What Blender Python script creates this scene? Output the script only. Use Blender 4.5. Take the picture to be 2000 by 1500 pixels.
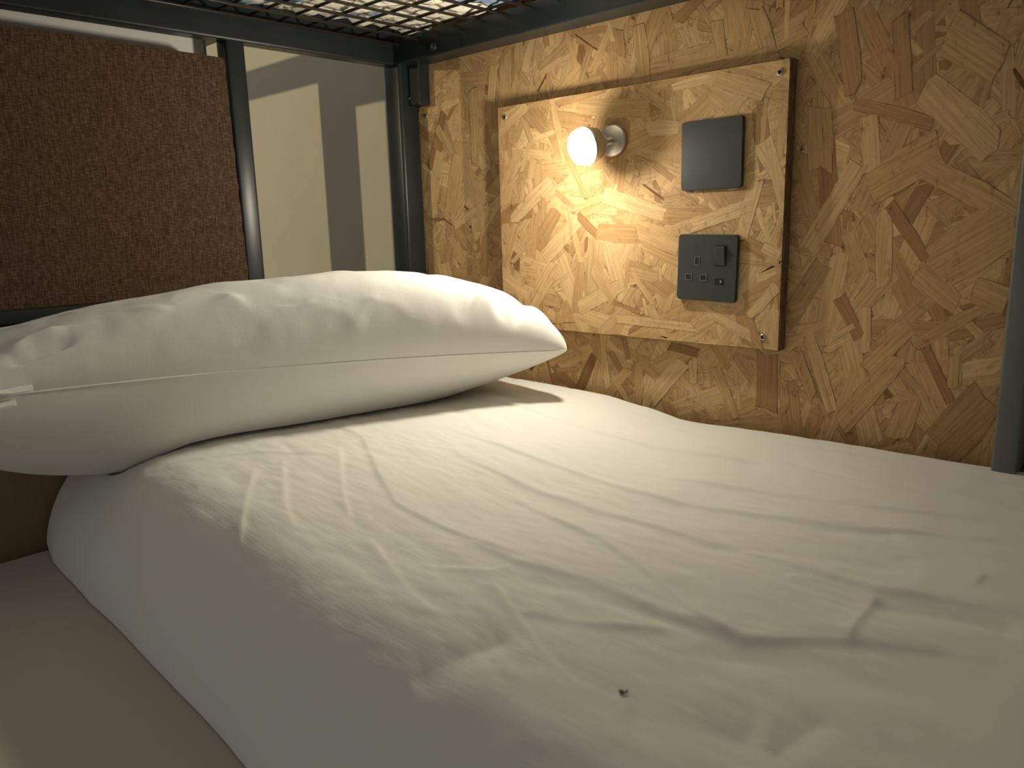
import bpy, bmesh, math, random
import numpy as np
from mathutils import Matrix, Vector

for o in list(bpy.data.objects): bpy.data.objects.remove(o)
scene = bpy.context.scene
C = bpy.context.collection
rng = np.random.default_rng(11)
random.seed(5)

# ------------------------------------------------------------------ camera
# x runs along the plank wall away from the bed head, -y comes out of the wall, z up
CAM = np.array([1.1252, -0.936, 0.3016]); YAW, PITCH, ROLL, FPX = 0.7685, -0.2034, -0.0276, 1517.05
def cam_axes():
    f = np.array([-math.sin(YAW)*math.cos(PITCH), math.cos(YAW)*math.cos(PITCH), math.sin(PITCH)])
    r = np.array([math.cos(YAW), math.sin(YAW), 0.]); u = np.cross(r, f)
    c, s = math.cos(ROLL), math.sin(ROLL)
    return c*r+s*u, -s*r+c*u, f
AR, AU, AF = cam_axes()
cd = bpy.data.cameras.new('camera'); cam = bpy.data.objects.new('camera', cd); C.objects.link(cam)
M = Matrix.Identity(4)
for i in range(3):
    M[i][0], M[i][1], M[i][2], M[i][3] = AR[i], AU[i], -AF[i], CAM[i]
cam.matrix_world = M
cd.sensor_width = 36; cd.lens = FPX/2000*36; cd.clip_start = .01
cd.dof.use_dof = True; cd.dof.focus_distance = 1.0; cd.dof.aperture_fstop = 9.0
scene.camera = cam
def plane_hit(px, py, ax, val):          # surveying: photo pixel -> point on a wall or bed plane
    d = AF + AR*(px-1000)/FPX - AU*(py-750)/FPX
    return CAM + d*(val-CAM[ax])/d[ax]

# ------------------------------------------------------------------ world, lights, exposure
w = bpy.data.worlds.new('room_ambient'); scene.world = w; w.use_nodes = True
w.node_tree.nodes['Background'].inputs[0].default_value = (1.0, .975, .89, 1)
w.node_tree.nodes['Background'].inputs[1].default_value = 0.145
scene.view_settings.view_transform = 'Standard'; scene.view_settings.look = 'None'
scene.view_settings.gamma = 1; scene.view_settings.exposure = 0.66
LAMP_STRENGTH = 220.0
LAMP = Vector(plane_hit(1138, 287, 1, -.092))
# unseen second light, added beyond the headboard to throw the cream wall's lit patches
sd = bpy.data.lights.new('added_wall_spot', 'SPOT'); so = bpy.data.objects.new('added_wall_spot', sd); C.objects.link(so)
S = Vector((-.60, -1.40, .654)); so.location = S
so.rotation_euler = (Vector((-.42, .02, .45)) - S).to_track_quat('-Z', 'Y').to_euler()
sd.energy = 15; sd.color = (1, .86, .55); sd.spot_size = math.radians(50); sd.spot_blend = .3; sd.shadow_soft_size = .012

# ------------------------------------------------------------------ material helpers
def new_mat(name, col=(.8, .8, .8), rough=.6, metal=0., spec=.4):
    m = bpy.data.materials.new(name); m.use_nodes = True
    b = m.node_tree.nodes['Principled BSDF']
    b.inputs['Base Color'].default_value = (*col, 1); b.inputs['Roughness'].default_value = rough
    b.inputs['Metallic'].default_value = metal; b.inputs['Specular IOR Level'].default_value = spec
    return m
def nd(m, t, **kw):
    n = m.node_tree.nodes.new(t)
    for k, v in kw.items():
        if k in n.inputs: n.inputs[k].default_value = v
        else: setattr(n, k, v)
    return n
def lk(m, a, b): m.node_tree.links.new(a, b)
def bs(m): return m.node_tree.nodes['Principled BSDF']
def mapping(m, scale, coord='Object'):
    tc = nd(m, 'ShaderNodeTexCoord'); mp = nd(m, 'ShaderNodeMapping'); mp.inputs['Scale'].default_value = scale
    lk(m, tc.outputs[coord], mp.inputs['Vector']); return mp.outputs[0]
def ramp(m, fac, stops):
    r = nd(m, 'ShaderNodeValToRGB'); e = r.color_ramp.elements
    while len(e) < len(stops): e.new(.5)
    for k, (p, c) in enumerate(stops): e[k].position = p; e[k].color = (*c, 1)
    lk(m, fac, r.inputs[0]); return r.outputs[0]
def noisy(name, c1, c2, scale, rough=.6, bump=0., bdist=.001, stretch=(1, 1, 1), metal=0., spec=.4, detail=6):
    m = new_mat(name, c1, rough, metal, spec)
    n = nd(m, 'ShaderNodeTexNoise', Scale=scale, Detail=detail); lk(m, mapping(m, stretch), n.inputs['Vector'])
    lk(m, ramp(m, n.outputs['Fac'], [(.35, c1), (.65, c2)]), bs(m).inputs['Base Color'])
    if bump:
        b = nd(m, 'ShaderNodeBump', Strength=bump, Distance=bdist); lk(m, n.outputs['Fac'], b.inputs['Height']); lk(m, b.outputs[0], bs(m).inputs['Normal'])
    return m

MAT = {}
MAT['wall'] = noisy('painted_plaster', (.68, .63, .49), (.71, .66, .52), 6, .85, .15, .002)
MAT['steel'] = noisy('grey_green_powder_coat', (.016, .021, .022), (.022, .028, .029), 14, .33, .05, .0006, spec=.30)
MAT['upright'] = noisy('light_grey_paint', (.13, .14, .14), (.15, .16, .16), 14, .45)
MAT['endboard'] = noisy('tan_plywood', (.22, .155, .075), (.27, .19, .10), 8, .7, .1, .001, (1, 8, 1))
MAT['wire'] = new_mat('dark_wire', (.035, .03, .025), .35, .3)
MAT['plate'] = noisy('charcoal_plate', (.036, .040, .039), (.041, .045, .043), 60, .42, .05, .0003)
MAT['black'] = new_mat('black_plastic', (.012, .012, .011), .4)
MAT['slotrim'] = new_mat('grey_slot_rim', (.085, .085, .075), .5)
MAT['zinc'] = new_mat('zinc_screw', (.55, .50, .42), .35, .9)
MAT['floor'] = noisy('beige_floor', (.30, .26, .20), (.36, .32, .25), 3, .5)
MAT['paleboard'] = noisy('pale_board', (.74, .72, .66), (.78, .76, .70), 5, .8)
MAT['lint'] = new_mat('brown_lint', (.10, .07, .03), .9)
MAT['edge'] = noisy('dark_chip_edge', (.11, .065, .03), (.22, .14, .075), 240, .85, .8, .002, (1, 1, .25))
MAT['osbbase'] = noisy('chipboard_core', (.26, .15, .058), (.40, .25, .10), 90, .75, .3, .001)
def fabric(name, c, weave=900, bump=.25, tone=.04, sheet=True):
    m = new_mat(name, c, .9, 0, .15)
    b = bs(m); b.inputs['Sheen Weight'].default_value = .15
    n1 = nd(m, 'ShaderNodeTexNoise', Scale=weave, Detail=2); lk(m, mapping(m, (.35, 1, 1)), n1.inputs['Vector'])
    n2 = nd(m, 'ShaderNodeTexNoise', Scale=55, Detail=5, Roughness=.6); lk(m, mapping(m, (.22, 1.5, 1)), n2.inputs['Vector'])
    ad = nd(m, 'ShaderNodeMath', operation='MULTIPLY_ADD'); ad.inputs[1].default_value = .12
    lk(m, n1.outputs['Fac'], ad.inputs[0]); lk(m, n2.outputs['Fac'], ad.inputs[2])
    bp = nd(m, 'ShaderNodeBump', Strength=bump, Distance=.004); lk(m, ad.outputs[0], bp.inputs['Height']); lk(m, bp.outputs[0], b.inputs['Normal'])
    return m
MAT['cotton'] = fabric('white_cotton', (.80, .785, .73), 900, .16)
MAT['pillow'] = fabric('white_pillowcase', (.82, .81, .77), 900, .06)
MAT['sheet'] = fabric('beige_mattress_cover', (.50, .47, .385), 700, .04)
# brown upholstery
m = MAT['brown'] = new_mat('brown_woven_cloth', (.09, .045, .02), .95, 0, .1)
na = nd(m, 'ShaderNodeTexNoise', Scale=640, Detail=4); lk(m, mapping(m, (1, 1, .10)), na.inputs['Vector'])
nb = nd(m, 'ShaderNodeTexNoise', Scale=640, Detail=4); lk(m, mapping(m, (1, .22, 1)), nb.inputs['Vector'])
mx = nd(m, 'ShaderNodeMath', operation='ADD'); lk(m, na.outputs['Fac'], mx.inputs[0]); lk(m, nb.outputs['Fac'], mx.inputs[1])
hf = nd(m, 'ShaderNodeMath', operation='MULTIPLY'); hf.inputs[1].default_value = .5; lk(m, mx.outputs[0], hf.inputs[0])
lk(m, ramp(m, hf.outputs[0], [(.34, (.034, .019, .010)), (.50, (.076, .046, .028)), (.66, (.135, .090, .060))]), bs(m).inputs['Base Color'])
bp = nd(m, 'ShaderNodeBump', Strength=.6, Distance=.001); lk(m, hf.outputs[0], bp.inputs['Height']); lk(m, bp.outputs[0], bs(m).inputs['Normal'])
# upper bunk mattress cover: cream with blue blotches, wrinkle shade painted in as dark lines
m = MAT['bluewhite'] = new_mat('cream_and_blue_cover', (.8, .75, .6), .9, 0, .1)
v = mapping(m, (1, 1, 1))
n = nd(m, 'ShaderNodeTexNoise', Scale=7, Detail=3); lk(m, v, n.inputs['Vector'])
blot = ramp(m, n.outputs['Fac'], [(.55, (.88, .84, .72)), (.59, (.20, .29, .44))])
n2 = nd(m, 'ShaderNodeTexNoise', Scale=60, Detail=5, Distortion=1.5); lk(m, v, n2.inputs['Vector'])
dk = ramp(m, n2.outputs['Fac'], [(.34, (.14, .12, .10)), (.41, (1, 1, 1))])
mm = nd(m, 'ShaderNodeMix', data_type='RGBA', blend_type='MULTIPLY'); mm.inputs[0].default_value = .8
lk(m, blot, mm.inputs[6]); lk(m, dk, mm.inputs[7]); lk(m, mm.outputs[2], bs(m).inputs['Base Color'])
# wood strands: per-strand tint attribute, grain along the strand's own uv
m = MAT['strand'] = new_mat('pressed_wood_strands', (.5, .3, .12), .62, 0, .3)
at = nd(m, 'ShaderNodeAttribute', attribute_name='tint'); ra = nd(m, 'ShaderNodeAttribute', attribute_name='rim')
uv = nd(m, 'ShaderNodeUVMap'); mp = nd(m, 'ShaderNodeMapping'); mp.inputs['Scale'].default_value = (14, 330, 1); lk(m, uv.outputs[0], mp.inputs['Vector'])
gn = nd(m, 'ShaderNodeTexNoise', Scale=1, Detail=4, Roughness=.6, Distortion=.4); lk(m, mp.outputs[0], gn.inputs['Vector'])
gr = ramp(m, gn.outputs['Fac'], [(.30, (.62, .55, .46)), (.60, (1.0, 1.0, 1.0))])
m1 = nd(m, 'ShaderNodeMix', data_type='RGBA', blend_type='MULTIPLY'); m1.inputs[0].default_value = .75
lk(m, at.outputs['Color'], m1.inputs[6]); lk(m, gr, m1.inputs[7])
en = nd(m, 'ShaderNodeTexNoise', Scale=70, Detail=3); lk(m, mapping(m, (1, 1, 1)), en.inputs['Vector'])
er = ramp(m, en.outputs['Fac'], [(.42, (0, 0, 0)), (.60, (.9, .9, .9))])
iv = nd(m, 'ShaderNodeMath', operation='SUBTRACT'); iv.inputs[0].default_value = 1.0; lk(m, ra.outputs['Fac'], iv.inputs[1])
ef = nd(m, 'ShaderNodeMath', operation='MULTIPLY'); lk(m, iv.outputs[0], ef.inputs[0]); lk(m, er, ef.inputs[1])
m2 = nd(m, 'ShaderNodeMix', data_type='RGBA', blend_type='MIX'); lk(m, ef.outputs[0], m2.inputs[0]); lk(m, m1.outputs[2], m2.inputs[6]); m2.inputs[7].default_value = (.13, .062, .02, 1)
fn = nd(m, 'ShaderNodeTexNoise', Scale=85, Detail=8, Roughness=.72, Distortion=.8); lk(m, mapping(m, (1, 1, .55)), fn.inputs['Vector'])
fr = ramp(m, fn.outputs['Fac'], [(.31, (.36, .25, .16)), (.37, (.84, .79, .72)), (.46, (1, 1, 1)), (.72, (1.06, 1.06, 1.05))])
m3 = nd(m, 'ShaderNodeMix', data_type='RGBA', blend_type='MULTIPLY'); m3.inputs[0].default_value = .9
lk(m, m2.outputs[2], m3.inputs[6]); lk(m, fr, m3.inputs[7]); lk(m, m3.outputs[2], bs(m).inputs['Base Color'])
bp = nd(m, 'ShaderNodeBump', Strength=.25, Distance=.0006); lk(m, gn.outputs['Fac'], bp.inputs['Height']); lk(m, bp.outputs[0], bs(m).inputs['Normal'])
m = MAT['glow'] = new_mat('lit_diffuser', (1, 1, 1))
bs(m).inputs['Emission Color'].default_value = (1, .925, .75, 1); bs(m).inputs['Emission Strength'].default_value = LAMP_STRENGTH
MAT['satin'] = new_mat('satin_nickel', (.62, .58, .50), .35, .9)

# ------------------------------------------------------------------ mesh helpers
def link(name, me, mat, parent=None, smooth=False):
    o = bpy.data.objects.new(name, me); C.objects.link(o)
    if mat: me.materials.append(MAT[mat])
    if parent: o.parent = parent
    if smooth:
        for p in me.polygons: p.use_smooth = True
    return o
def from_bm(name, bm, mat, parent=None, smooth=False):
    me = bpy.data.meshes.new(name); bm.normal_update(); bm.to_mesh(me); bm.free(); return link(name, me, mat, parent, smooth)
def box_bm(a, b, bev=0., seg=2, bm=None):
    bm = bm or bmesh.new()
    g = bmesh.ops.create_cube(bm, size=1)['verts']
    for v in g: v.co = Vector([a[i]+(v.co[i]+.5)*(b[i]-a[i]) for i in range(3)])
    if bev:
        es = list({e for v in g for e in v.link_edges})
        bmesh.ops.bevel(bm, geom=es, offset=bev, segments=seg, profile=.5, affect='EDGES')
    return bm
def box(name, a, b, mat, parent=None, bev=0., seg=2): return from_bm(name, box_bm(a, b, bev, seg), mat, parent, bev > 0 and seg > 2)
def cyl_bm(p, q, r, n=16, r2=None, bm=None):
    bm = bm or bmesh.new(); p, q = Vector(p), Vector(q); d = q-p
    mt = Matrix.Translation((p+q)/2) @ d.to_track_quat('Z', 'Y').to_matrix().to_4x4()
    bmesh.ops.create_cone(bm, cap_ends=True, segments=n, radius1=r, radius2=r if r2 is None else r2, depth=d.length, matrix=mt); return bm
def lathe_bm(origin, axis, prof, n=32):
    bm = bmesh.new(); q = Vector(axis).to_track_quat('Z', 'Y'); rings = []
    for r, h in prof:
        rings.append([bm.verts.new(Vector(origin)+q @ Vector((r*math.cos(2*math.pi*k/n), r*math.sin(2*math.pi*k/n), h))) for k in range(n)] if r > 1e-6 else [bm.verts.new(Vector(origin)+q @ Vector((0, 0, h)))])
    for a, b in zip(rings, rings[1:]):
        for k in range(n):
            k2 = (k+1) % n
            if len(a) == 1 and len(b) == 1: continue
            if len(a) == 1: bm.faces.new((a[0], b[k2], b[k]))
            elif len(b) == 1: bm.faces.new((a[k], a[k2], b[0]))
            else: bm.faces.new((a[k], a[k2], b[k2], b[k]))
    bmesh.ops.recalc_face_normals(bm, faces=bm.faces); return bm
def thing(name, label, cat, loc=(0, 0, 0), group=None):
    o = bpy.data.objects.new(name, None); C.objects.link(o); o.empty_display_size = .05
    o['label'] = label; o['category'] = cat
    if group: o['group'] = group
    return o
def tag(o, label, cat, group=None):
    o['label'] = label; o['category'] = cat
    if group: o['group'] = group
    return o
def struct(o, label=None):
    o['kind'] = 'structure'
    if label: o['label'] = label
    return o
def vnoise(x, y, seed=0):                                       # smooth 2-D value noise, -1..1
    xi, yi = np.floor(x).astype(int), np.floor(y).astype(int); fx, fy = x-xi, y-yi
    fx, fy = fx*fx*fx*(fx*(fx*6-15)+10), fy*fy*fy*(fy*(fy*6-15)+10)
    def h(a, b):
        s = np.sin(a*127.1+b*311.7+seed*74.7)*43758.5453; return (s-np.floor(s))*2-1
    return (h(xi, yi)*(1-fx)+h(xi+1, yi)*fx)*(1-fy)+(h(xi, yi+1)*(1-fx)+h(xi+1, yi+1)*fx)*fy
def grid_faces(nu, nv, off=0, flip=False):
    i, j = np.meshgrid(np.arange(nu-1), np.arange(nv-1), indexing='ij'); a = i*nv+j+off
    q = np.stack([a, a+1, a+nv+1, a+nv] if flip else [a, a+nv, a+nv+1, a+1], -1).reshape(-1, 4); return q
def np_mesh(name, V, F, mat, parent=None, smooth=True):
    me = bpy.data.meshes.new(name); me.from_pydata(V.tolist(), [], F.tolist()); me.update(); return link(name, me, mat, parent, smooth)
def poly_dist(x, y, pts):
    best = np.full(x.shape, 9e9); par = np.zeros(x.shape); side = np.zeros(x.shape); n = len(pts)-1
    for k in range(n):
        (ax, ay), (bx, by) = pts[k], pts[k+1]; dx, dy = bx-ax, by-ay; L = dx*dx+dy*dy
        t = np.clip(((x-ax)*dx+(y-ay)*dy)/L, 0, 1); d = np.hypot(x-ax-t*dx, y-ay-t*dy); m = d < best
        best = np.where(m, d, best); par = np.where(m, (k+t)/n, par); side = np.where(m, np.sign(dx*(y-ay)-dy*(x-ax)), side)
    return best, par, side

# ================================================================== SETTING
struct(box('floor', (-3.0, -3.4, -.66), (2.6, .02, -.62), 'floor'), 'beige floor under the bunks')
struct(box('wall_back', (-3.0, .020, -.62), (2.6, .12, 1.9), 'wall'), 'cream painted wall behind the bed head')

# ------------------------------------------------------------------ oriented strand boards
TINTS = [((.55, .355, .168), 7), ((.585, .390, .190), 7), ((.505, .315, .142), 5), ((.62, .425, .215), 3), ((.45, .272, .120), 2.5), ((.385, .218, .094), 1.2), ((.28, .150, .064), .4)]
TW = np.array([t[1] for t in TINTS]); TW = TW/TW.sum()
def strand_mesh(name, V, F, T, R, UVs, parent):
    me = bpy.data.meshes.new(name); me.from_pydata(V, [], F)
    at = me.attributes.new('tint', 'FLOAT_COLOR', 'POINT'); at.data.foreach_set('color', np.array(T, 'f').ravel())
    ar = me.attributes.new('rim', 'FLOAT', 'POINT'); ar.data.foreach_set('value', np.array(R, 'f'))
    ul = me.uv_layers.new(name='UVMap'); li = np.empty(len(me.loops), 'i'); me.loops.foreach_get('vertex_index', li)
    ul.data.foreach_set('uv', np.array(UVs, 'f')[li].ravel())
    bm = bmesh.new(); bm.from_mesh(me); 
    for f in bm.faces:
        f.normal_update()
        if f.normal.y > 0: f.normal_flip()
    bm.to_mesh(me); bm.free()
    return link(name, me, 'strand', parent)
def strands(name, x0, x1, z0, z1, n, y_front, parent, seed, special=(), vertical=.0):
    """thin irregular wood flakes pressed one over another on a board facing -y: the many joined, those one can pick out singly apart"""
    r = np.random.default_rng(seed); V = []; F = []; T = []; R = []; UVs = []
    def flush(nm):
        o = strand_mesh(nm, V, F, T, R, UVs, parent); V.clear(); F.clear(); T.clear(); R.clear(); UVs.clear(); return o
    def add(cx, cz, L, W, ang, col, depth, k=8):
        ca, sa = math.cos(ang), math.sin(ang)
        # ragged ends, nearly straight sides
        e = lambda s: s*r.uniform(-.10, .10)
        sk = r.uniform(-.3, .3)*W
        pts = [(-L/2+e(L)*.5+sk, -W/2), (-L*.1, -W/2*r.uniform(.82, 1.08)), (L/2+e(L)*.5, -W/2*r.uniform(.6, 1.0)), (L/2+e(L)*.4, W*r.uniform(-.12, .12)),
               (L/2+e(L)*.5-sk, W/2*r.uniform(.7, 1.)), (L*.08, W/2*r.uniform(.85, 1.08)), (-L/2+e(L)*.5, W/2*r.uniform(.6, 1.)), (-L/2+e(L)*.4, W*r.uniform(-.12, .12))]
        ins = min(.0012, W*.14); b = len(V); uo = r.uniform(0, 50); vo = r.uniform(0, 50)
        y = y_front - depth
        for ring in (0, 1):
            for (p, q) in pts:
                if ring: p, q = p*(1-ins/(L/2)), q*(1-ins/(W/2))
                X, Z = cx+p*ca-q*sa, cz+p*sa+q*ca
                X, Z = min(max(X, x0), x1), min(max(Z, z0), z1)
                V.append((X, y+(.00006 if ring == 0 else 0), Z)); R.append(float(ring)); UVs.append((p+uo, q+vo)); T.append(col)
        for i in range(8):
            j = (i+1) % 8; F.append((b+i, b+j, b+8+j, b+8+i))
        F.append(tuple(b+8+i for i in range(8)))
    dmax = .0009
    for i in range(n):
        big = r.random()
        L = r.uniform(.045, .13) if big > .28 else r.uniform(.018, .05); W = L*r.uniform(.12, .34); W = min(W, .030)
        ang = r.normal(math.pi/2, .55) if r.random() < vertical else r.uniform(0, math.pi)
        c = np.array(TINTS[r.choice(len(TINTS), p=TW)][0])*r.uniform(.88, 1.12)
        if L < .05 and r.random() < .12: W *= .35; c = np.array((.17, .08, .03))
        add(r.uniform(x0, x1), r.uniform(z0, z1), L, W, ang, (*c, 1), dmax*i/n)
    flush(name)['kind'] = 'stuff'
    for i, (p1, p2, wpx, col) in enumerate(special):            # strands one can pick out in the photograph
        a = plane_hit(*p1, 1, y_front); b = plane_hit(*p2, 1, y_front)
        d = (b-a)[[0, 2]]; L = math.hypot(*d); Wm = wpx/1517*np.linalg.norm((a+b)/2-CAM)
        add((a[0]+b[0])/2, (a[2]+b[2])/2, L, Wm, math.atan2(d[1], d[0]), (*col, 1), dmax+.00012+i*.00001); flush('wood_strand')
LT, MD, DK, RD, VD = (.62, .42, .212), (.55, .355, .165), (.43, .255, .11), (.39, .215, .092), (.26, .138, .058)
SPEC = [((1810, 165), (1945, 300), 62, LT), ((1670, 200), (1820, 240), 26, DK), ((1700, 225), (1705, 340), 34, LT), ((1575, 490), (1680, 320), 40, LT), ((1700, 365), (1835, 290), 62, MD),
        ((1805, 320), (1990, 420), 44, MD), ((1820, 520), (1975, 430), 90, MD), ((1730, 410), (1725, 560), 32, LT), ((1740, 400), (1810, 510), 24, RD), ((1790, 530), (1870, 600), 44, MD),
        ((1690, 600), (1690, 690), 24, LT), ((1640, 580), (1680, 660), 26, RD), ((1580, 650), (1625, 800), 26, LT), ((1690, 720), (1780, 640), 30, MD), ((1625, 660), (1670, 635), 12, LT),
        ((1640, 830), (1760, 700), 40, MD), ((1745, 860), (1780, 780), 44, MD), ((1840, 870), (1930, 780), 70, DK), ((1860, 760), (1865, 690), 20, MD), ((1810, 680), (1860, 790), 18, RD),
        ((1500, 690), (1498, 795), 44, RD), ((1270, 780), (1335, 705), 34, LT), ((1355, 700), (1353, 750), 20, LT), ((1250, 705), (1248, 790), 20, MD), ((1310, 675), (1365, 690), 20, VD),
        ((1360, 760), (1400, 820), 16, LT), ((1400, 720), (1440, 820), 22, MD), ((1555, 690), (1590, 780), 26, MD), ((1600, 215), (1605, 330), 50, MD), ((1650, 20), (1670, 180), 36, DK),
        ((1850, 60), (1960, 130), 70, MD), ((1760, 30), (1765, 190), 30, DK), ((880, 150), (905, 190), 24, MD), ((925, 170), (930, 320), 26, MD), ((900, 300), (880, 420), 40, MD),
        ((890, 440), (930, 410), 18, LT), ((1210, 60), (1215, 110), 18, DK), ((1250, 45), (1260, 150), 30, MD), ((1400, 40), (1410, 110), 26, MD), ((1480, 20), (1500, 90), 30, MD), ((1900, 560), (1970, 590), 50, MD)]
SPECP = [((1380, 350), (1240, 290), 22, MD), ((1470, 660), (1370, 600), 20, LT), ((1520, 560), (1460, 620), 24, LT), ((1440, 500), (1520, 510), 26, MD), ((1450, 470), (1500, 500), 30, DK), ((1490, 480), (1525, 500), 22, LT),
         ((1270, 300), (1330, 310), 26, MD), ((1280, 320), (1315, 350), 14, DK), ((1250, 170), (1300, 210), 22, MD), ((1260, 250), (1330, 250), 30, LT), ((1480, 350), (1450, 460), 28, LT), ((1400, 150), (1500, 180), 34, MD),
         ((1200, 620), (1360, 640), 22, LT), ((1130, 600), (1210, 560), 30, LT), ((1000, 430), (1080, 350), 30, LT), ((1160, 520), (1200, 590), 34, MD), ((1350, 440), (1470, 400), 30, LT), ((1240, 440), (1330, 480), 44, MD), ((1180, 380), (1300, 420), 34, LT)]
board = struct(box('wall_right', (0, .001, -.30), (.945, .019, .66), 'osbbase'), 'oriented strand board lining the wall along the bed')
strands('wood_strands', 0, .945, -.12, .64, 5200, .0009, board, 3, SPEC, .25)
board2 = struct(box('wall_right', (.968, .001, -.30), (1.95, .019, .66), 'osbbase'), 'second oriented strand board beyond the grey upright')
strands('wood_strands', .968, 1.95, -.1, .64, 2600, .0009, board2, 4, (), .25)

# ------------------------------------------------------------------ raised chipboard panel with sockets and lamp
PX0, PX1, PZ0, PZ1, PY = .2223, .7013, .1366, .4818, -.0181
panel = thing('mounting_panel', 'raised rectangular strand board panel screwed to the wall beside the pillow', 'panel')
box('panel_board', (PX0, PY+.0009, PZ0), (PX1, -.0004, PZ1), 'edge', panel, .0008, 1)
strands('wood_strands', PX0+.001, PX1-.001, PZ0+.001, PZ1-.001, 1900, PY+.0006, panel, 8, SPECP, .1)
def screw(x, z, y, r=.0042, parent=None):
    o = from_bm('screw', lathe_bm((x, y, z), (0, -1, 0), [(0, -.002), (r, -.002), (r, .0006), (r*.75, .0014), (r*.35, .0011), (r*.3, .0002), (0, .0002)], 20), 'zinc', parent, True)
    bm = bmesh.new()
    for a in (.5, .5+math.pi/2):
        b2 = box_bm((-r*.62, -.0018, -r*.16), (r*.62, -.0009, r*.16))
        b2.transform(Matrix.Translation((x, y, z)) @ Matrix.Rotation(a, 4, 'Y')); me = bpy.data.meshes.new('t'); b2.to_mesh(me); b2.free(); bm.from_mesh(me); bpy.data.meshes.remove(me)
    from_bm('cross_slot', bm, 'black', o); return o
for (sx, sz) in ((.689, .467), (.680, .153), (.239, .465)): screw(sx, sz, PY-.0008, parent=panel)
screw(.028, .491, -.0006, .0035, board); screw(.712, .379, -.0006, .003, board)

def plate_bm(x, z, s=.086, t=.006, rad=.0045, tilt=0.):
    bm = bmesh.new(); pts = []
    for cx, cz, a0 in ((s-rad, s-rad, 0), (rad, s-rad, 90), (rad, rad, 180), (s-rad, rad, 270)):
        for k in range(6):
            a = math.radians(a0+k*18); pts.append((cx+rad*math.cos(a)-s/2, cz+rad*math.sin(a)-s/2))
    rings = []
    for (sc, y) in ((1, 0), (1, -t+.0015), (.985, -t)):
        rings.append([bm.verts.new((p*sc, y, q*sc)) for p, q in pts])
    n = len(pts)
    for a, b in zip(rings, rings[1:]):
        for k in range(n): bm.faces.new((a[k], a[(k+1) % n], b[(k+1) % n], b[k]))
    bm.faces.new(rings[-1]); bm.faces.new(rings[0]); bmesh.ops.recalc_face_normals(bm, faces=bm.faces)
    bm.transform(Matrix.Translation((x+s/2, PY-.0006, z+s/2)) @ Matrix.Rotation(tilt, 4, 'Y')); return bm
bp_ = thing('blank_plate', 'plain charcoal square cover plate, upper of the two on the raised panel', 'wall plate')
from_bm('cover', plate_bm(.561, .3376, tilt=-.004), 'plate', bp_)
sock = thing('power_socket', 'charcoal three pin power socket with switch, below the blank plate', 'socket')
TL = .022
from_bm('faceplate', plate_bm(.5583, .1953, tilt=TL), 'plate', sock)
MS = Matrix.Translation((.5583+.043, PY-.0066, .1953+.043)) @ Matrix.Rotation(TL, 4, 'Y')
def on_socket(name, u, v, wd, ht, d0, d1, mat, bev=0., parent=sock):
    bm = box_bm((u-wd/2, -d1, v-ht/2), (u+wd/2, -d0, v+ht/2), bev, 2); bm.transform(MS); return from_bm(name, bm, mat, parent)
def frame_on(name, u, v, wd, ht, t, mat):
    bm = bmesh.new()
    for (a, b, c, d) in ((u-wd/2-t, u+wd/2+t, v+ht/2, v+ht/2+t), (u-wd/2-t, u+wd/2+t, v-ht/2-t, v-ht/2), (u-wd/2-t, u-wd/2, v-ht/2, v+ht/2), (u+wd/2, u+wd/2+t, v-ht/2, v+ht/2)):
        box_bm((a, -.0006, c), (b, .0005, d), 0, 2, bm)
    bm.transform(MS); return from_bm(name, bm, mat, sock)
for (u, v, wd, ht) in ((-.0135, .0085, .0052, .0095), (-.0255, -.0125, .0075, .0062), (-.0035, -.0125, .0075, .0062)):
    rim = frame_on('slot_rim', u, v, wd, ht, .0016, 'slotrim'); on_socket('pin_slot', u, v, wd, ht, -.001, .0002, 'black', 0, rim)
rk = frame_on('switch_frame', .0205, .0165, .0135, .024, .0009, 'black')
bm = box_bm((-.0065, -.003, -.0118), (.0065, .002, .0118), .0008); bm.transform(MS @ Matrix.Translation((.0205, 0, .0165)) @ Matrix.Rotation(.16, 4, 'X')); from_bm('rocker', bm, 'plate', rk)
nw = frame_on('indicator_frame', .0195, -.0165, .010, .0062, .0009, 'black'); on_socket('indicator', .0195, -.0165, .009, .0052, -.001, .0003, 'black', 0, nw)
on_socket('indicator_mark', .0218, -.0165, .002, .003, -.001, .0006, 'zinc', 0, nw)

lamp = thing('reading_lamp', 'small glowing wall reading lamp on the raised panel', 'lamp')
ax = Vector((-.28, -.93, -.22)).normalized()
base = Vector((.450, PY-.0008, .411)); head = LAMP - ax*.026
from_bm('wall_rose', lathe_bm(base, (0, -1, 0), [(0, 0), (.022, 0), (.022, .005), (.019, .008), (0, .008)], 32), 'satin', lamp, True)
from_bm('arm', cyl_bm(base+Vector((0, -.006, 0)), head, .005, 16), 'satin', lamp, True)
from_bm('housing', lathe_bm(head, ax, [(0, -.008), (.010, -.008), (.021, .004), (.0250, .018), (.0256, .0225), (.0247, .0225), (.0235, .018), (.014, .006), (0, .002)], 32), 'satin', lamp, True)
from_bm('diffuser', lathe_bm(head, ax, [(0, .012), (.019, .012), (.0232, .020), (.0242, .026), (.0222, .034), (.015, .040), (0, .043)], 32), 'glow', lamp, True)

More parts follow.
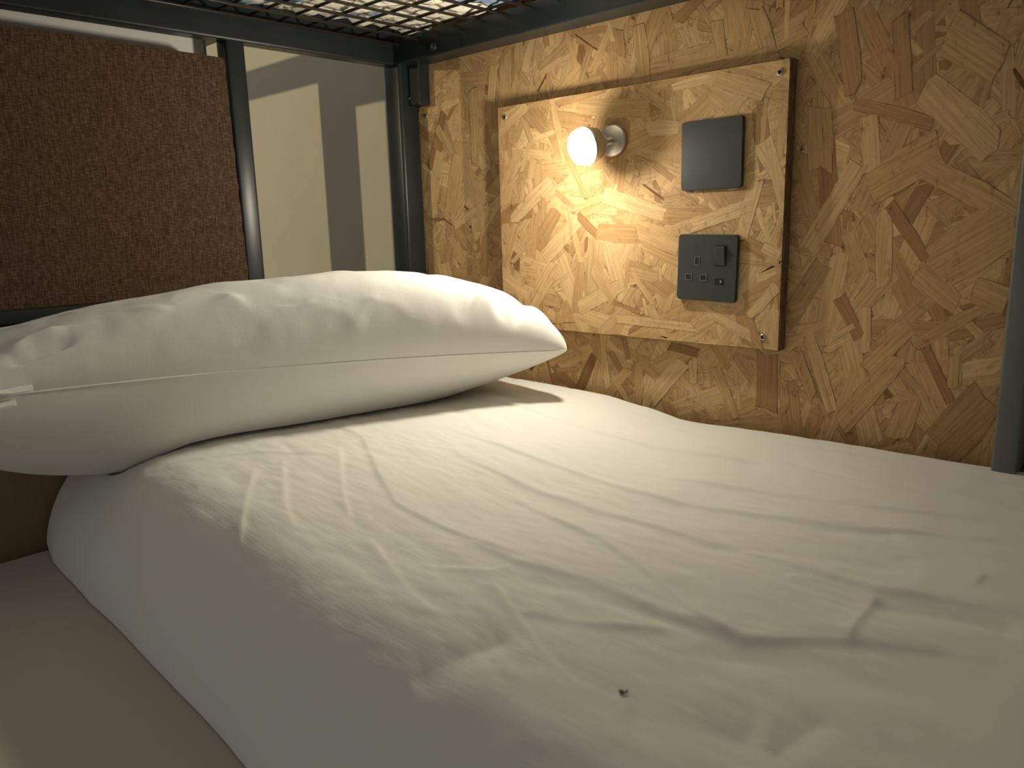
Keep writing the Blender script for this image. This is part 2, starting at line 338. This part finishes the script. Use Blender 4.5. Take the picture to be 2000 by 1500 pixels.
# ------------------------------------------------------------------ steel bunk
bunk = thing('bunk_frame', 'dark grey green steel bunk bed frame with corner posts and rails', 'bunk bed')
P0x, P1x, P0y, P1y = -.030, .014, -.0445, -.002
def post(name, a, b, parent=bunk, mat='steel', bev=.006): return box(name, a, b, mat, parent, bev, 3)
pc = post('post', (P0x, P0y, -.62), (P1x, P1y, 1.15))
pm = post('post', (-.031, -.349, -.30), (-.001, -.319, .60), bev=.004)
post('post', (P0x, -1.0, -.62), (P1x, -.956, 1.15)); post('post', (1.94, -1.0, -.62), (1.984, -.956, 1.15)); post('post', (1.955, P0y, -.62), (1.999, P1y, 1.15))
box('head_rail', (P0x+.004, -.958, .574), (P1x-.012, P0y+.001, .640), 'steel', bunk, .003, 2)
box('wall_rail', (P1x-.001, -.046, .5735), (1.957, -.0005, .612), 'steel', bunk, .003, 2)
box('front_rail', (P1x-.001, -1.0, .5735), (1.945, -.956, .640), 'steel', bunk, .003, 2)
box('foot_rail', (1.955, -.958, .574), (1.985, P0y+.001, .640), 'steel', bunk, .003, 2)
box('lower_side_rail', (P1x-.001, -1.0, -.31), (1.945, -.970, -.25), 'steel', bunk, .003, 2)
box('lower_wall_rail', (P1x-.001, -.034, -.31), (1.957, -.004, -.25), 'steel', bunk, .003, 2)
box('lower_head_rail', (P0x+.004, -.958, -.31), (P1x-.013, P0y+.001, -.25), 'steel', bunk, .003, 2)
for k in range(12): box('bed_slat', (.10+k*.16, -.972, -.262), (.17+k*.16, -.032, -.252), 'steel', bunk)
# bracket at the corner
br = box('bracket', (P1x-.004, -.026, .507), (.043, -.0012, .576), 'steel', bunk, .002, 2)
def bolt(p, axis, r=.007):
    o = from_bm('bolt', lathe_bm(p, axis, [(0, -.001), (r, -.001), (r, .002), (r*.7, .0045), (0, .005)], 20), 'steel', bunk, True)
    from_bm('hex_recess', lathe_bm(Vector(p)+Vector(axis)*.0044, axis, [(0, 0), (r*.4, 0), (r*.4, .0006), (0, .0006)], 6), 'zinc', o); return o
bolt((.110, -.0462, .586), (0, -1, 0)); bolt((P1x, -.026, .520), (1, 0, 0), .004)
box('end_board', (.003, -.953, -.24), (.019, -.05, .058), 'endboard', bunk, .001, 1)
# lower horizontal bar across the headboard
box('head_bar', (.0215, -.957, .198), (.042, -.345, .2155), 'steel', bunk, .004, 3)
box('bar_lug', (-.002, -.350, .196), (.042, -.325, .217), 'steel', bunk, .003, 2)
# wire mesh carrying the upper mattress: every visible wire its own part
def wire(p, q, r=.0024): return from_bm('mesh_wire', cyl_bm(p, q, r, 8), 'wire', bunk, True)
ZM = .604
for k in range(38): wire((.020+.0505*k, -.957, ZM), (.020+.0505*k, -.045, ZM))
for k in range(18): wire((.002, -.077-.0482*k, ZM+.004), (1.956, -.077-.0482*k, ZM+.004))
post('post', (.945, -.036, -.25), (.9675, -.0008, .574), mat='upright', bev=.003)

# upper mattress: underside sagging between the wires
nu, nv = 240, 120
gx, gy = np.meshgrid(np.linspace(.048, 1.93, nu), np.linspace(-.95, -.048, nv), indexing='ij')
sag = .0035*np.abs(np.sin((gx-.020)/.0505*np.pi))*np.abs(np.sin((gy+.077)/.0482*np.pi))
gz = .6155 - sag + .004*vnoise(gx*40, gy*40, 3) + .003*vnoise(gx*90, gy*90, 5)+.004*np.clip(1-np.minimum(gx-.048, -.048-gy)/.02, 0, 1)
V1 = np.stack([gx, gy, gz], -1).reshape(-1, 3); V2 = V1.copy(); V2[:, 2] = .76
um = thing('upper_mattress', 'cream and blue mattress resting on the wire mesh above', 'mattress')
np_mesh('underside', V1, grid_faces(nu, nv, 0, True), 'bluewhite', um)
box('body', (.049, -.949, .622), (1.929, -.049, .76), 'bluewhite', um, .012, 3)

# ------------------------------------------------------------------ headboard and pale board behind it
hb = bmesh.new()
A = plane_hit(437, 113, 0, .020); B = plane_hit(486, 550, 0, .020)
sl = (B[1]-A[1])/(B[2]-A[2]); yb = A[1]+sl*(.02-A[2])
prof = [(-.955, .5525), (A[1], A[2])]
N = 60
edge = [(A[1]+sl*(z-A[2])+.0012*math.sin(z*210)*math.sin(z*57), z) for z in np.linspace(A[2], .060, N)]
ring = [(-.955, .5520)]+edge+[(-.955, .060)]
f0 = [hb.verts.new((.020, y, z)) for y, z in ring]; f1 = [hb.verts.new((.002, y, z)) for y, z in ring]
hb.faces.new(f0); hb.faces.new(list(reversed(f1)))
for k in range(len(ring)): hb.faces.new((f0[k], f1[k], f1[(k+1) % len(ring)], f0[(k+1) % len(ring)]))
bmesh.ops.recalc_face_normals(hb, faces=hb.faces)
tag(from_bm('headboard', hb, 'brown'), 'dark brown woven fabric headboard panel behind the pillow', 'headboard')
pb = bmesh.new(); R_ = .006; pr = [(-.955, .20), (-.359, .20)]+[(-.359-R_+R_*math.cos(a), .588-R_+R_*math.sin(a)) for a in np.linspace(0, math.pi/2, 6)]+[(-.955, .588)]
g0 = [pb.verts.new((-.05, y, z)) for y, z in pr]; g1 = [pb.verts.new((-.066, y, z)) for y, z in pr]
pb.faces.new(g0); pb.faces.new(list(reversed(g1)))
for k in range(len(pr)): pb.faces.new((g0[k], g1[k], g1[(k+1) % len(pr)], g0[(k+1) % len(pr)]))
bmesh.ops.recalc_face_normals(pb, faces=pb.faces)
tag(from_bm('pale_board', pb, 'paleboard'), 'pale grey board showing above the brown headboard', 'board')

# neighbouring bunk beyond the headboard (its rail shows at the headboard's upper corner, post, plate and panel are added unseen to shade the cream wall)
def from_S(x, z, yc=-.30):  # where a blocker must stand to drop its shadow at this wall point
    k = (yc-S.y)/(.02-S.y); return S.x+(x-S.x)*k, S.z+(z-S.z)*k
nb_ = thing('neighbour_bunk', 'dark rail of the next bunk past the headboard corner, with added unseen shadow blockers', 'bunk bed')
xa, za = from_S(-.333, .597); xb, zb_ = from_S(-.208, .536); xc, _ = from_S(-.112, .5)
box('side_rail', (-2.05, -.305, za), (-.085, -.27, za+.05), 'steel', nb_, .003, 2)
box('post', (xa, -.305, -.62), (xb, -.295, za+.01), 'steel', nb_, .002, 2)  # unseen blocker, added for the dark band between the lit patches
box('added_shade_plate', (xb-.004, -.304, zb_), (xc+.004, -.298, za+.01), 'steel', nb_)  # added blocker, lowers the top of the narrow lit strip
box('added_shade_panel', (xc, -.302, -.62), (-.165, -.298, za+.01), 'steel', nb_)  # added blocker, ends the lit strip on its right
box('far_post', (-2.05, -.305, -.62), (-2.0, -.27, za+.05), 'steel', nb_, .003, 2)
fl = thing('added_floor_lamp', 'slim floor lamp added unseen beyond the headboard as fixture for the wall spot', 'lamp')  # made-up fixture around the added spot, out of view
bk = S - Vector((.05, .35, -.03)).normalized()*.05
from_bm('base', cyl_bm((bk.x, bk.y-.02, -.62), (bk.x, bk.y-.02, -.60), .12, 32), 'steel', fl); from_bm('pole', cyl_bm((bk.x, bk.y-.02, -.60), (bk.x, bk.y-.02, bk.z), .01, 16), 'steel', fl)
from_bm('shade', lathe_bm(S-Vector((.18, 1.42, -.2)).normalized()*.06, (.18, 1.42, -.2), [(0, 0), (.02, 0), (.05, .05), (.055, .075), (.053, .075), (.048, .05), (.018, .003), (0, .003)], 32), 'satin', fl, True)

# ------------------------------------------------------------------ mattress and duvet
mb = box_bm((.024, -.953, -.25), (1.925, -.050, -.09), .03, 5); tag(from_bm('mattress', mb, 'sheet', None, True), 'beige covered mattress under the white duvet', 'mattress')

CREASE = [  # photo polyline, height mm, width mm, asymmetry
 ([(900,862),(1010,884),(1164,920),(1230,939),(1373,975),(1505,1000),(1697,1030),(2000,1052)], 3.2, 9, .8), ([(900,898),(1065,950),(1285,1013),(1450,1063),(1587,1107),(1714,1145),(2000,1198)], 3.2, 9, .9),
 ([(1010,964),(1175,1041),(1257,1101),(1367,1195),(1444,1233)], 2.6, 6, .6), ([(900,1041),(1010,1090),(1147,1123),(1257,1167),(1450,1233),(1670,1239),(2000,1288)], 3.4, 12, 1.),
 ([(1714,1156),(1659,1233)], 1.6, 5, .5), ([(955,1123),(1054,1250),(1131,1321)], 1.6, 5, .3), ([(900,788),(1092,829),(1285,865),(1549,903)], 3.4, 9, .7), ([(800,1275),(900,1255),(1000,1228)], -6, 16, 0),
 ([(1505,1459),(1615,1382)], -2.5, 9, 0), ([(1208,1376),(1350,1395),(1500,1420)], -4, 20, 0), ([(650,850),(710,880),(740,940),(775,990),(925,1045),(1000,1075)], 2.4, 7, .7), ([(665,895),(670,975),(685,1025)], 1.5, 5, .5),
 ([(500,945),(480,1010),(467,1060)], 1.8, 6, .5), ([(555,925),(557,1000),(575,1050)], 1.6, 6, .5), ([(350,930),(500,915),(650,915)], 1.5, 6, .4), ([(715,1045),(800,1150),(850,1190)], 1.8, 7, .4),
 ([(1010,1120),(1147,1150),(1257,1185),(1400,1225)], -1.8, 9, 0), ([(1140,905),(1190,915),(1290,940)], -1.8, 7, 0), ([(1590,1025),(1680,1035),(1760,1045)], -2.2, 8, 0), ([(1660,1240),(1750,1255),(1880,1275)], -1.8, 10, 0),
 ([(1000,815),(1200,840),(1400,880)], -1.5, 8, 0), ([(1540,910),(1700,940),(2000,985)], 3.2, 10, .7), ([(1250,905),(1450,945),(1700,985),(2000,1015)], 2.6, 9, .7), ([(1350,1050),(1560,1075),(1800,1110)], -2.6, 12, 0), ([(1700,1170),(1850,1195),(2000,1235)], -3.2, 12, 0), ([(1350,1265),(1550,1275),(1750,1320),(1950,1390)], -3.5, 22, 0), ([(1000,1180),(1150,1205),(1330,1215)], 1.8, 9, .4),
 ([(1920,1120),(1905,1140)], 1.2, 5, .3), ([(860,1100),(955,1110),(1000,1098)], 1.6, 6, .4), ([(1540,1115),(1600,1125)], 1.5, 5, .3), ([(420,1090),(520,1150),(640,1215)], 3, 16, .3)]
nx, ns = 720, 350
xs = np.concatenate([np.linspace(.030, 1.1, 600), np.linspace(1.1068, 1.915, 120)]); ss = np.linspace(0, 1, ns)
def top_z(x, y):
    z = .034 + .004*np.sin(x*5+1) + .005*vnoise(x*3.1+2, y*3.3, 1)+.0022*vnoise(x*8, y*9, 2)
    wl = np.clip((y+.16)/.14, 0, 1)                                  # along the wall: hump by the pillow, then a dip
    zw = np.interp(x, [0, .3, .443, .52, .565, .6, .688, .8, 1.0, 2], [.050, .050, .047, .037, .0285, .0285, .033, .035, .036, .036])
    z = z*(1-wl)+zw*wl
    z = z + .015*(1-wl)*np.clip((.62-x)/.25, 0, 1)
    z = z - .05*np.clip((.34-x)/.25, 0, 1)*np.clip((-.50-y)/.2, 0, 1)**1.5
    return z
def edge_y(x): return np.interp(x, [0, .1, .25, .45, .65, .9, 1.2, 2], [-.675, -.690, -.700, -.706, -.716, -.722, -.725, -.73])
GX = np.repeat(xs[:, None], ns, 1); SS = np.repeat(ss[None], nx, 0)
YE = edge_y(GX)+.004*vnoise(GX*9, GX*0, 9)
# section: wall side tuck (0-.04), flat top (.04-.72), rounded shoulder and side (.72-1)
t1 = np.clip(SS/.05, 0, 1); t2 = np.clip((SS-.05)/.70, 0, 1); t3 = np.clip((SS-.75)/.25, 0, 1)
shoulder = .105
Y = -.012 - .012*np.sin(t1*np.pi/2) - t2*(np.abs(YE)-shoulder-.024)
ang = t3*math.pi/2
Y = Y - shoulder*np.sin(ang)**.9*(t3 > 0)
ZT = top_z(GX, np.maximum(Y, YE+shoulder*.3))
ex = 2.3
drop = (1-np.clip(1-np.clip((YE+shoulder-Y)/shoulder, 0, 1)**ex, 0, 1)**(1/1.5))
Z = ZT*(1-drop) + (-.088)*drop
Z = Z - .10*(1-np.sin(t1*np.pi/2))
rip = np.zeros_like(Z)
for pts, h, wmm, asy in CREASE:
    if pts[-1][0]-pts[0][0] > 250: pts = pts[::-1]          # steep flank away from the lamp
    wp = [tuple(plane_hit(*p, 2, .036)[:2]) for p in pts]
    x0, x1 = min(p[0] for p in wp)-.1, max(p[0] for p in wp)+.1
    i0, i1 = np.searchsorted(xs, x0), np.searchsorted(xs, x1)
    if i1-i0 < 2: continue
    d, par, side = poly_dist(GX[i0:i1], Y[i0:i1], wp); wd = wmm*.001
    e = np.clip(np.minimum(par, 1-par)/.12, 0, 1)
    if asy: wd = np.where(side > 0, wd*(.48), wd*(1+asy*1.6))
    rip[i0:i1] += h*.001*np.exp(-(d/wd)**1.5)*(.25+.75*e)*(.8+.3*vnoise(GX[i0:i1]*25, Y[i0:i1]*25, 7))
rip += .0006*vnoise(GX*20+Y*10, Y*60, 11)+.00038*vnoise(GX*60, Y*120, 12)
rip += .0011*np.abs(vnoise(GX*9-Y*6, Y*24+GX*7, 14))
Z = Z + rip*np.clip(1-drop*1.5, .0, 1)*np.clip(t1, 0, 1)
def duvet_z(x, y): return top_z(np.asarray(x), np.asarray(y))
VT = np.stack([GX, Y, Z], -1)
# close it: underside just above the mattress
VB = VT.copy(); VB[..., 2] = np.minimum(Z-.012, -.0895+.0*Z); VB[..., 2] = np.maximum(VB[..., 2], -.0885); VB[..., 2] = np.minimum(VB[..., 2], Z)
Vd = np.concatenate([VT.reshape(-1, 3), VB.reshape(-1, 3)]); n0 = nx*ns
Fd = np.concatenate([grid_faces(nx, ns, 0, True), grid_faces(nx, ns, n0, False)])
i = np.arange(ns-1); j = np.arange(nx-1)
side = [np.stack([i, i+n0, i+1+n0, i+1], -1), np.stack([(nx-1)*ns+i, (nx-1)*ns+i+1, (nx-1)*ns+i+1+n0, (nx-1)*ns+i+n0], -1)]
side += [np.stack([j*ns, (j+1)*ns, (j+1)*ns+n0, j*ns+n0], -1), np.stack([j*ns+ns-1, j*ns+ns-1+n0, (j+1)*ns+ns-1+n0, (j+1)*ns+ns-1], -1)]
dv = np_mesh('duvet', Vd, np.concatenate([Fd]+side), 'cotton')
tag(dv, 'rumpled white cotton duvet spread flat along the bed', 'duvet')

# ------------------------------------------------------------------ pillow
PP = dict(cx=.2394, cy=-.4417, th=.1842, a=.3844, b=.12, zc=.1393, Tt=.1043, Tb=.1204, pu=2.3886, pw=2.4117, q=.4509, tilt=.0195, cuu=.0271, cuw=.4, dropu=.018, bow=-.0068, zr=.0015, lean=.4414, hk=.297, hk2=-.3)
nu, nw = 301, 201
U, W = np.meshgrid(np.sin(np.linspace(-1, 1, nu)*np.pi/2), np.sin(np.linspace(-1, 1, nw)*np.pi/2), indexing='ij')
def pil(sg, disp):
    p = PP; X = p['a']*1.012*U*(1-p['cuu']*(1-W*W))*(1-.045*np.abs(W)**7); Yl = p['b']*W*(1-p['cuw']*(1-U*U)*(W > 0))+p['bow']*(1-U*U)
    h = np.clip((1-np.abs(U)**p['pu'])*(1-np.abs(W)**p['pw']), 0, 1)**p['q']; T = p['Tt' if sg > 0 else 'Tb']
    zz = sg*T*h*(1-p['hk' if sg > 0 else 'hk2']*U)+p['dropu']*U+p['zr']*(1-U*U) + disp
    yl = Yl*math.cos(p['tilt'])-zz*math.sin(p['tilt'])+p['lean']*sg*T*h; z = p['zc']+Yl*math.sin(p['tilt'])+zz*math.cos(p['tilt'])
    e = (-math.sin(p['th']), -math.cos(p['th'])); g = (math.cos(p['th']), -math.sin(p['th']))
    x = p['cx']+X*e[0]+yl*g[0]; y = p['cy']+X*e[1]+yl*g[1]
    z = np.maximum(z, duvet_z(x, y)+.005-.09*np.clip((-.56-y)/.14, 0, 1)**1.7)
    return np.stack([x, y, z], -1)
base_top = pil(1, 0*U)
dd = base_top-CAM; zz_ = dd@AF; PU = 1000+FPX*(dd@AR)/zz_; PV = 750-FPX*(dd@AU)/zz_
Xm, Ym = U*PP['a'], W*PP['b']
disp = np.zeros_like(U)
PCR = [([(430,575),(465,600),(495,640),(505,690)], 4.5, 17, .9), ([(925,580),(958,610),(955,650)], 7, 16, .6), ([(885,590),(905,630),(900,660)], -6, 14, 0), ([(580,600),(640,625),(690,665)], 4, 18, .6), ([(700,590),(770,620),(830,665)], 6, 18, .6),
       ([(780,610),(830,640),(850,668)], -5, 14, 0), ([(640,580),(720,640)], -3.5, 18, 0), ([(535,592),(600,590)], -1.2, 4, 0), ([(280,695),(320,680)], 1.3, 4, 0), ([(350,703),(450,688)], 1.5, 4, 0), ([(545,698),(625,685)], 1.5, 4, 0), ([(650,690),(712,682)], 1.5, 4, 0), ([(725,690),(785,676)], 1.5, 4, 0),
       ([(10,690),(60,660),(130,640)], 4, 11, .3), ([(10,715),(70,685),(150,660)], -4, 11, 0), ([(15,742),(90,710),(165,680)], 5, 10, .4), ([(60,752),(130,735),(190,700)], -4, 9, 0), ([(1000,590),(1040,625),(1070,665)], 5, 13, .4), ([(1040,610),(1085,655)], -4, 11, 0), ([(965,590),(1000,640),(1010,665)], -5, 12, 0), ([(330,600),(300,640),(230,680)], 3.5, 20, .4)]
for pts, h, wmm, asy in PCR:
    uv_ = []
    for (a, b) in pts:
        k = np.argmin((PU-a)**2+(PV-b)**2+1e6*(W < -.15)); uv_.append((Xm.ravel()[k], Ym.ravel()[k]))
    if len({*uv_}) < len(uv_): uv_ = [uv_[0]]+[q for p, q in zip(uv_, uv_[1:]) if q != p]
    if len(uv_) < 2: continue
    d, par, sd_ = poly_dist(Xm, Ym, uv_); wd = wmm*.001; e = np.clip(np.minimum(par, 1-par)/.2, 0, 1)
    if asy: wd = np.where(sd_ > 0, wd*.6, wd*(1+asy))
    disp += h*.0017*np.exp(-(d/wd)**1.6)*(.2+.8*e)
disp += .003*vnoise(Xm*14+3, Ym*14, 21)*(1-np.abs(W)**4)+.0012*vnoise(Xm*40, Ym*30, 22)
disp += .003*np.sin(Xm*190+4*vnoise(Xm*9, Ym*9, 4))*np.clip((np.abs(W)-.72)/.28, 0, 1)*np.clip(1-np.abs(W), 0, .2)*4*(W > 0)     # small gathers along the seam
disp *= np.clip((1-np.abs(U)**12)*(1-np.abs(W)**16), 0, 1)
T_ = pil(1, disp); B_ = pil(-1, 0.0015*vnoise(Xm*8, Ym*8, 31)*(1-np.abs(U)**12)*(1-np.abs(W)**16))
pw = thing('pillow', 'plump white pillow lying across the head of the bed', 'pillow')
Vp = np.concatenate([T_.reshape(-1, 3), B_.reshape(-1, 3)])
Fp = np.concatenate([grid_faces(nu, nw, 0, False), grid_faces(nu, nw, nu*nw, True)])
cov = np_mesh('pillowcase', Vp, Fp, 'pillow', pw)
bm = bmesh.new(); bm.from_mesh(cov.data); bmesh.ops.remove_doubles(bm, verts=bm.verts, dist=.0002); bmesh.ops.recalc_face_normals(bm, faces=bm.faces); bm.to_mesh(cov.data); bm.free()
for p in cov.data.polygons: p.use_smooth = True
# stitched seam along the front and right edge
def tube(name, pts, r, mat, parent):
    cu = bpy.data.curves.new(name, 'CURVE'); cu.dimensions = '3D'; sp = cu.splines.new('POLY'); sp.points.add(len(pts)-1)
    for k, p in enumerate(pts): sp.points[k].co = (*p, 1)
    cu.bevel_depth = r; cu.bevel_resolution = 2
    o = bpy.data.objects.new(name, cu); C.objects.link(o); dg = bpy.context.evaluated_depsgraph_get(); me = bpy.data.meshes.new_from_object(o.evaluated_get(dg))
    bpy.data.objects.remove(o); return link(name, me, mat, parent, True)
tube('seam', T_[8:-8:3, -1].tolist(), .0009, 'pillow', pw)

# the duvet is pressed down where the pillow lies on it
cell = .005; kx = np.floor((B_[..., 0]+1)/cell).astype(int).ravel(); ky = np.floor((B_[..., 1]+2)/cell).astype(int).ravel()
low = np.full((600, 600), 9.); np.minimum.at(low, (kx, ky), B_[..., 2].ravel())
qx = np.clip(np.floor((VT[..., 0]+1)/cell).astype(int), 0, 599); qy = np.clip(np.floor((VT[..., 1]+2)/cell).astype(int), 0, 599)
newz = np.minimum(VT[..., 2], low[qx, qy]-.0025)
co = np.empty(len(dv.data.vertices)*3, 'f'); dv.data.vertices.foreach_get('co', co); co = co.reshape(-1, 3)
co[:n0, 2] = newz.ravel(); co[n0:, 2] = np.minimum(co[n0:, 2], co[:n0, 2]-.001); dv.data.vertices.foreach_set('co', co.ravel()); dv.data.update()

# folded flaps of the case opening at the pillow's outer end
fs = T_[:, -1]; fd = fs-CAM; fz = fd@AF; fu = 1000+FPX*(fd@AR)/fz
for (u0, u1, lift, out) in ((-60, 68, .004, .013), (-70, 34, -.008, .012)):
    sp_ = fs[(fu > u0) & (fu < u1)][::3]; n_ = len(sp_)
    off = np.array([.9, -.25, 0])*out
    rows = []
    for k in range(4):
        t = k/3; rows.append(sp_+off*t+np.array([0, 0, lift*1.0+.006*math.sin(t*2.4)-.004*t])+np.stack([0*np.arange(n_), 0*np.arange(n_), .0012*np.sin(np.arange(n_)*.9+k)], -1))
    Vf = np.concatenate([np.stack(rows, 1).reshape(-1, 3)]); Vf2 = Vf-np.array([0, 0, .0012])
    Ff = np.concatenate([grid_faces(n_, 4), grid_faces(n_, 4, n_*4, True)])
    np_mesh('case_flap', np.concatenate([Vf, Vf2]), Ff, 'pillow', pw)

# ------------------------------------------------------------------ lint speck on the duvet
lp = plane_hit(1214, 1331, 2, .036)
pts = [(lp[0]+.0028*t-.0006*math.sin(t*9), lp[1]+.0032*t*t-.0012*math.sin(t*7), 0) for t in np.linspace(-.6, 1.0, 12)]
def zat(x, y):
    i = int(np.clip(np.searchsorted(xs, x), 0, nx-1)); j = int(np.argmin(np.abs(Y[i]-y))); return Z[i, j]
pts = [(x, y, zat(x, y)+.0007+.0006*k/12) for k, (x, y, z) in enumerate(pts)]
tag(tube('lint_speck', pts, .0005, 'lint', None), 'tiny brown fluff speck lying on the white duvet', 'lint')
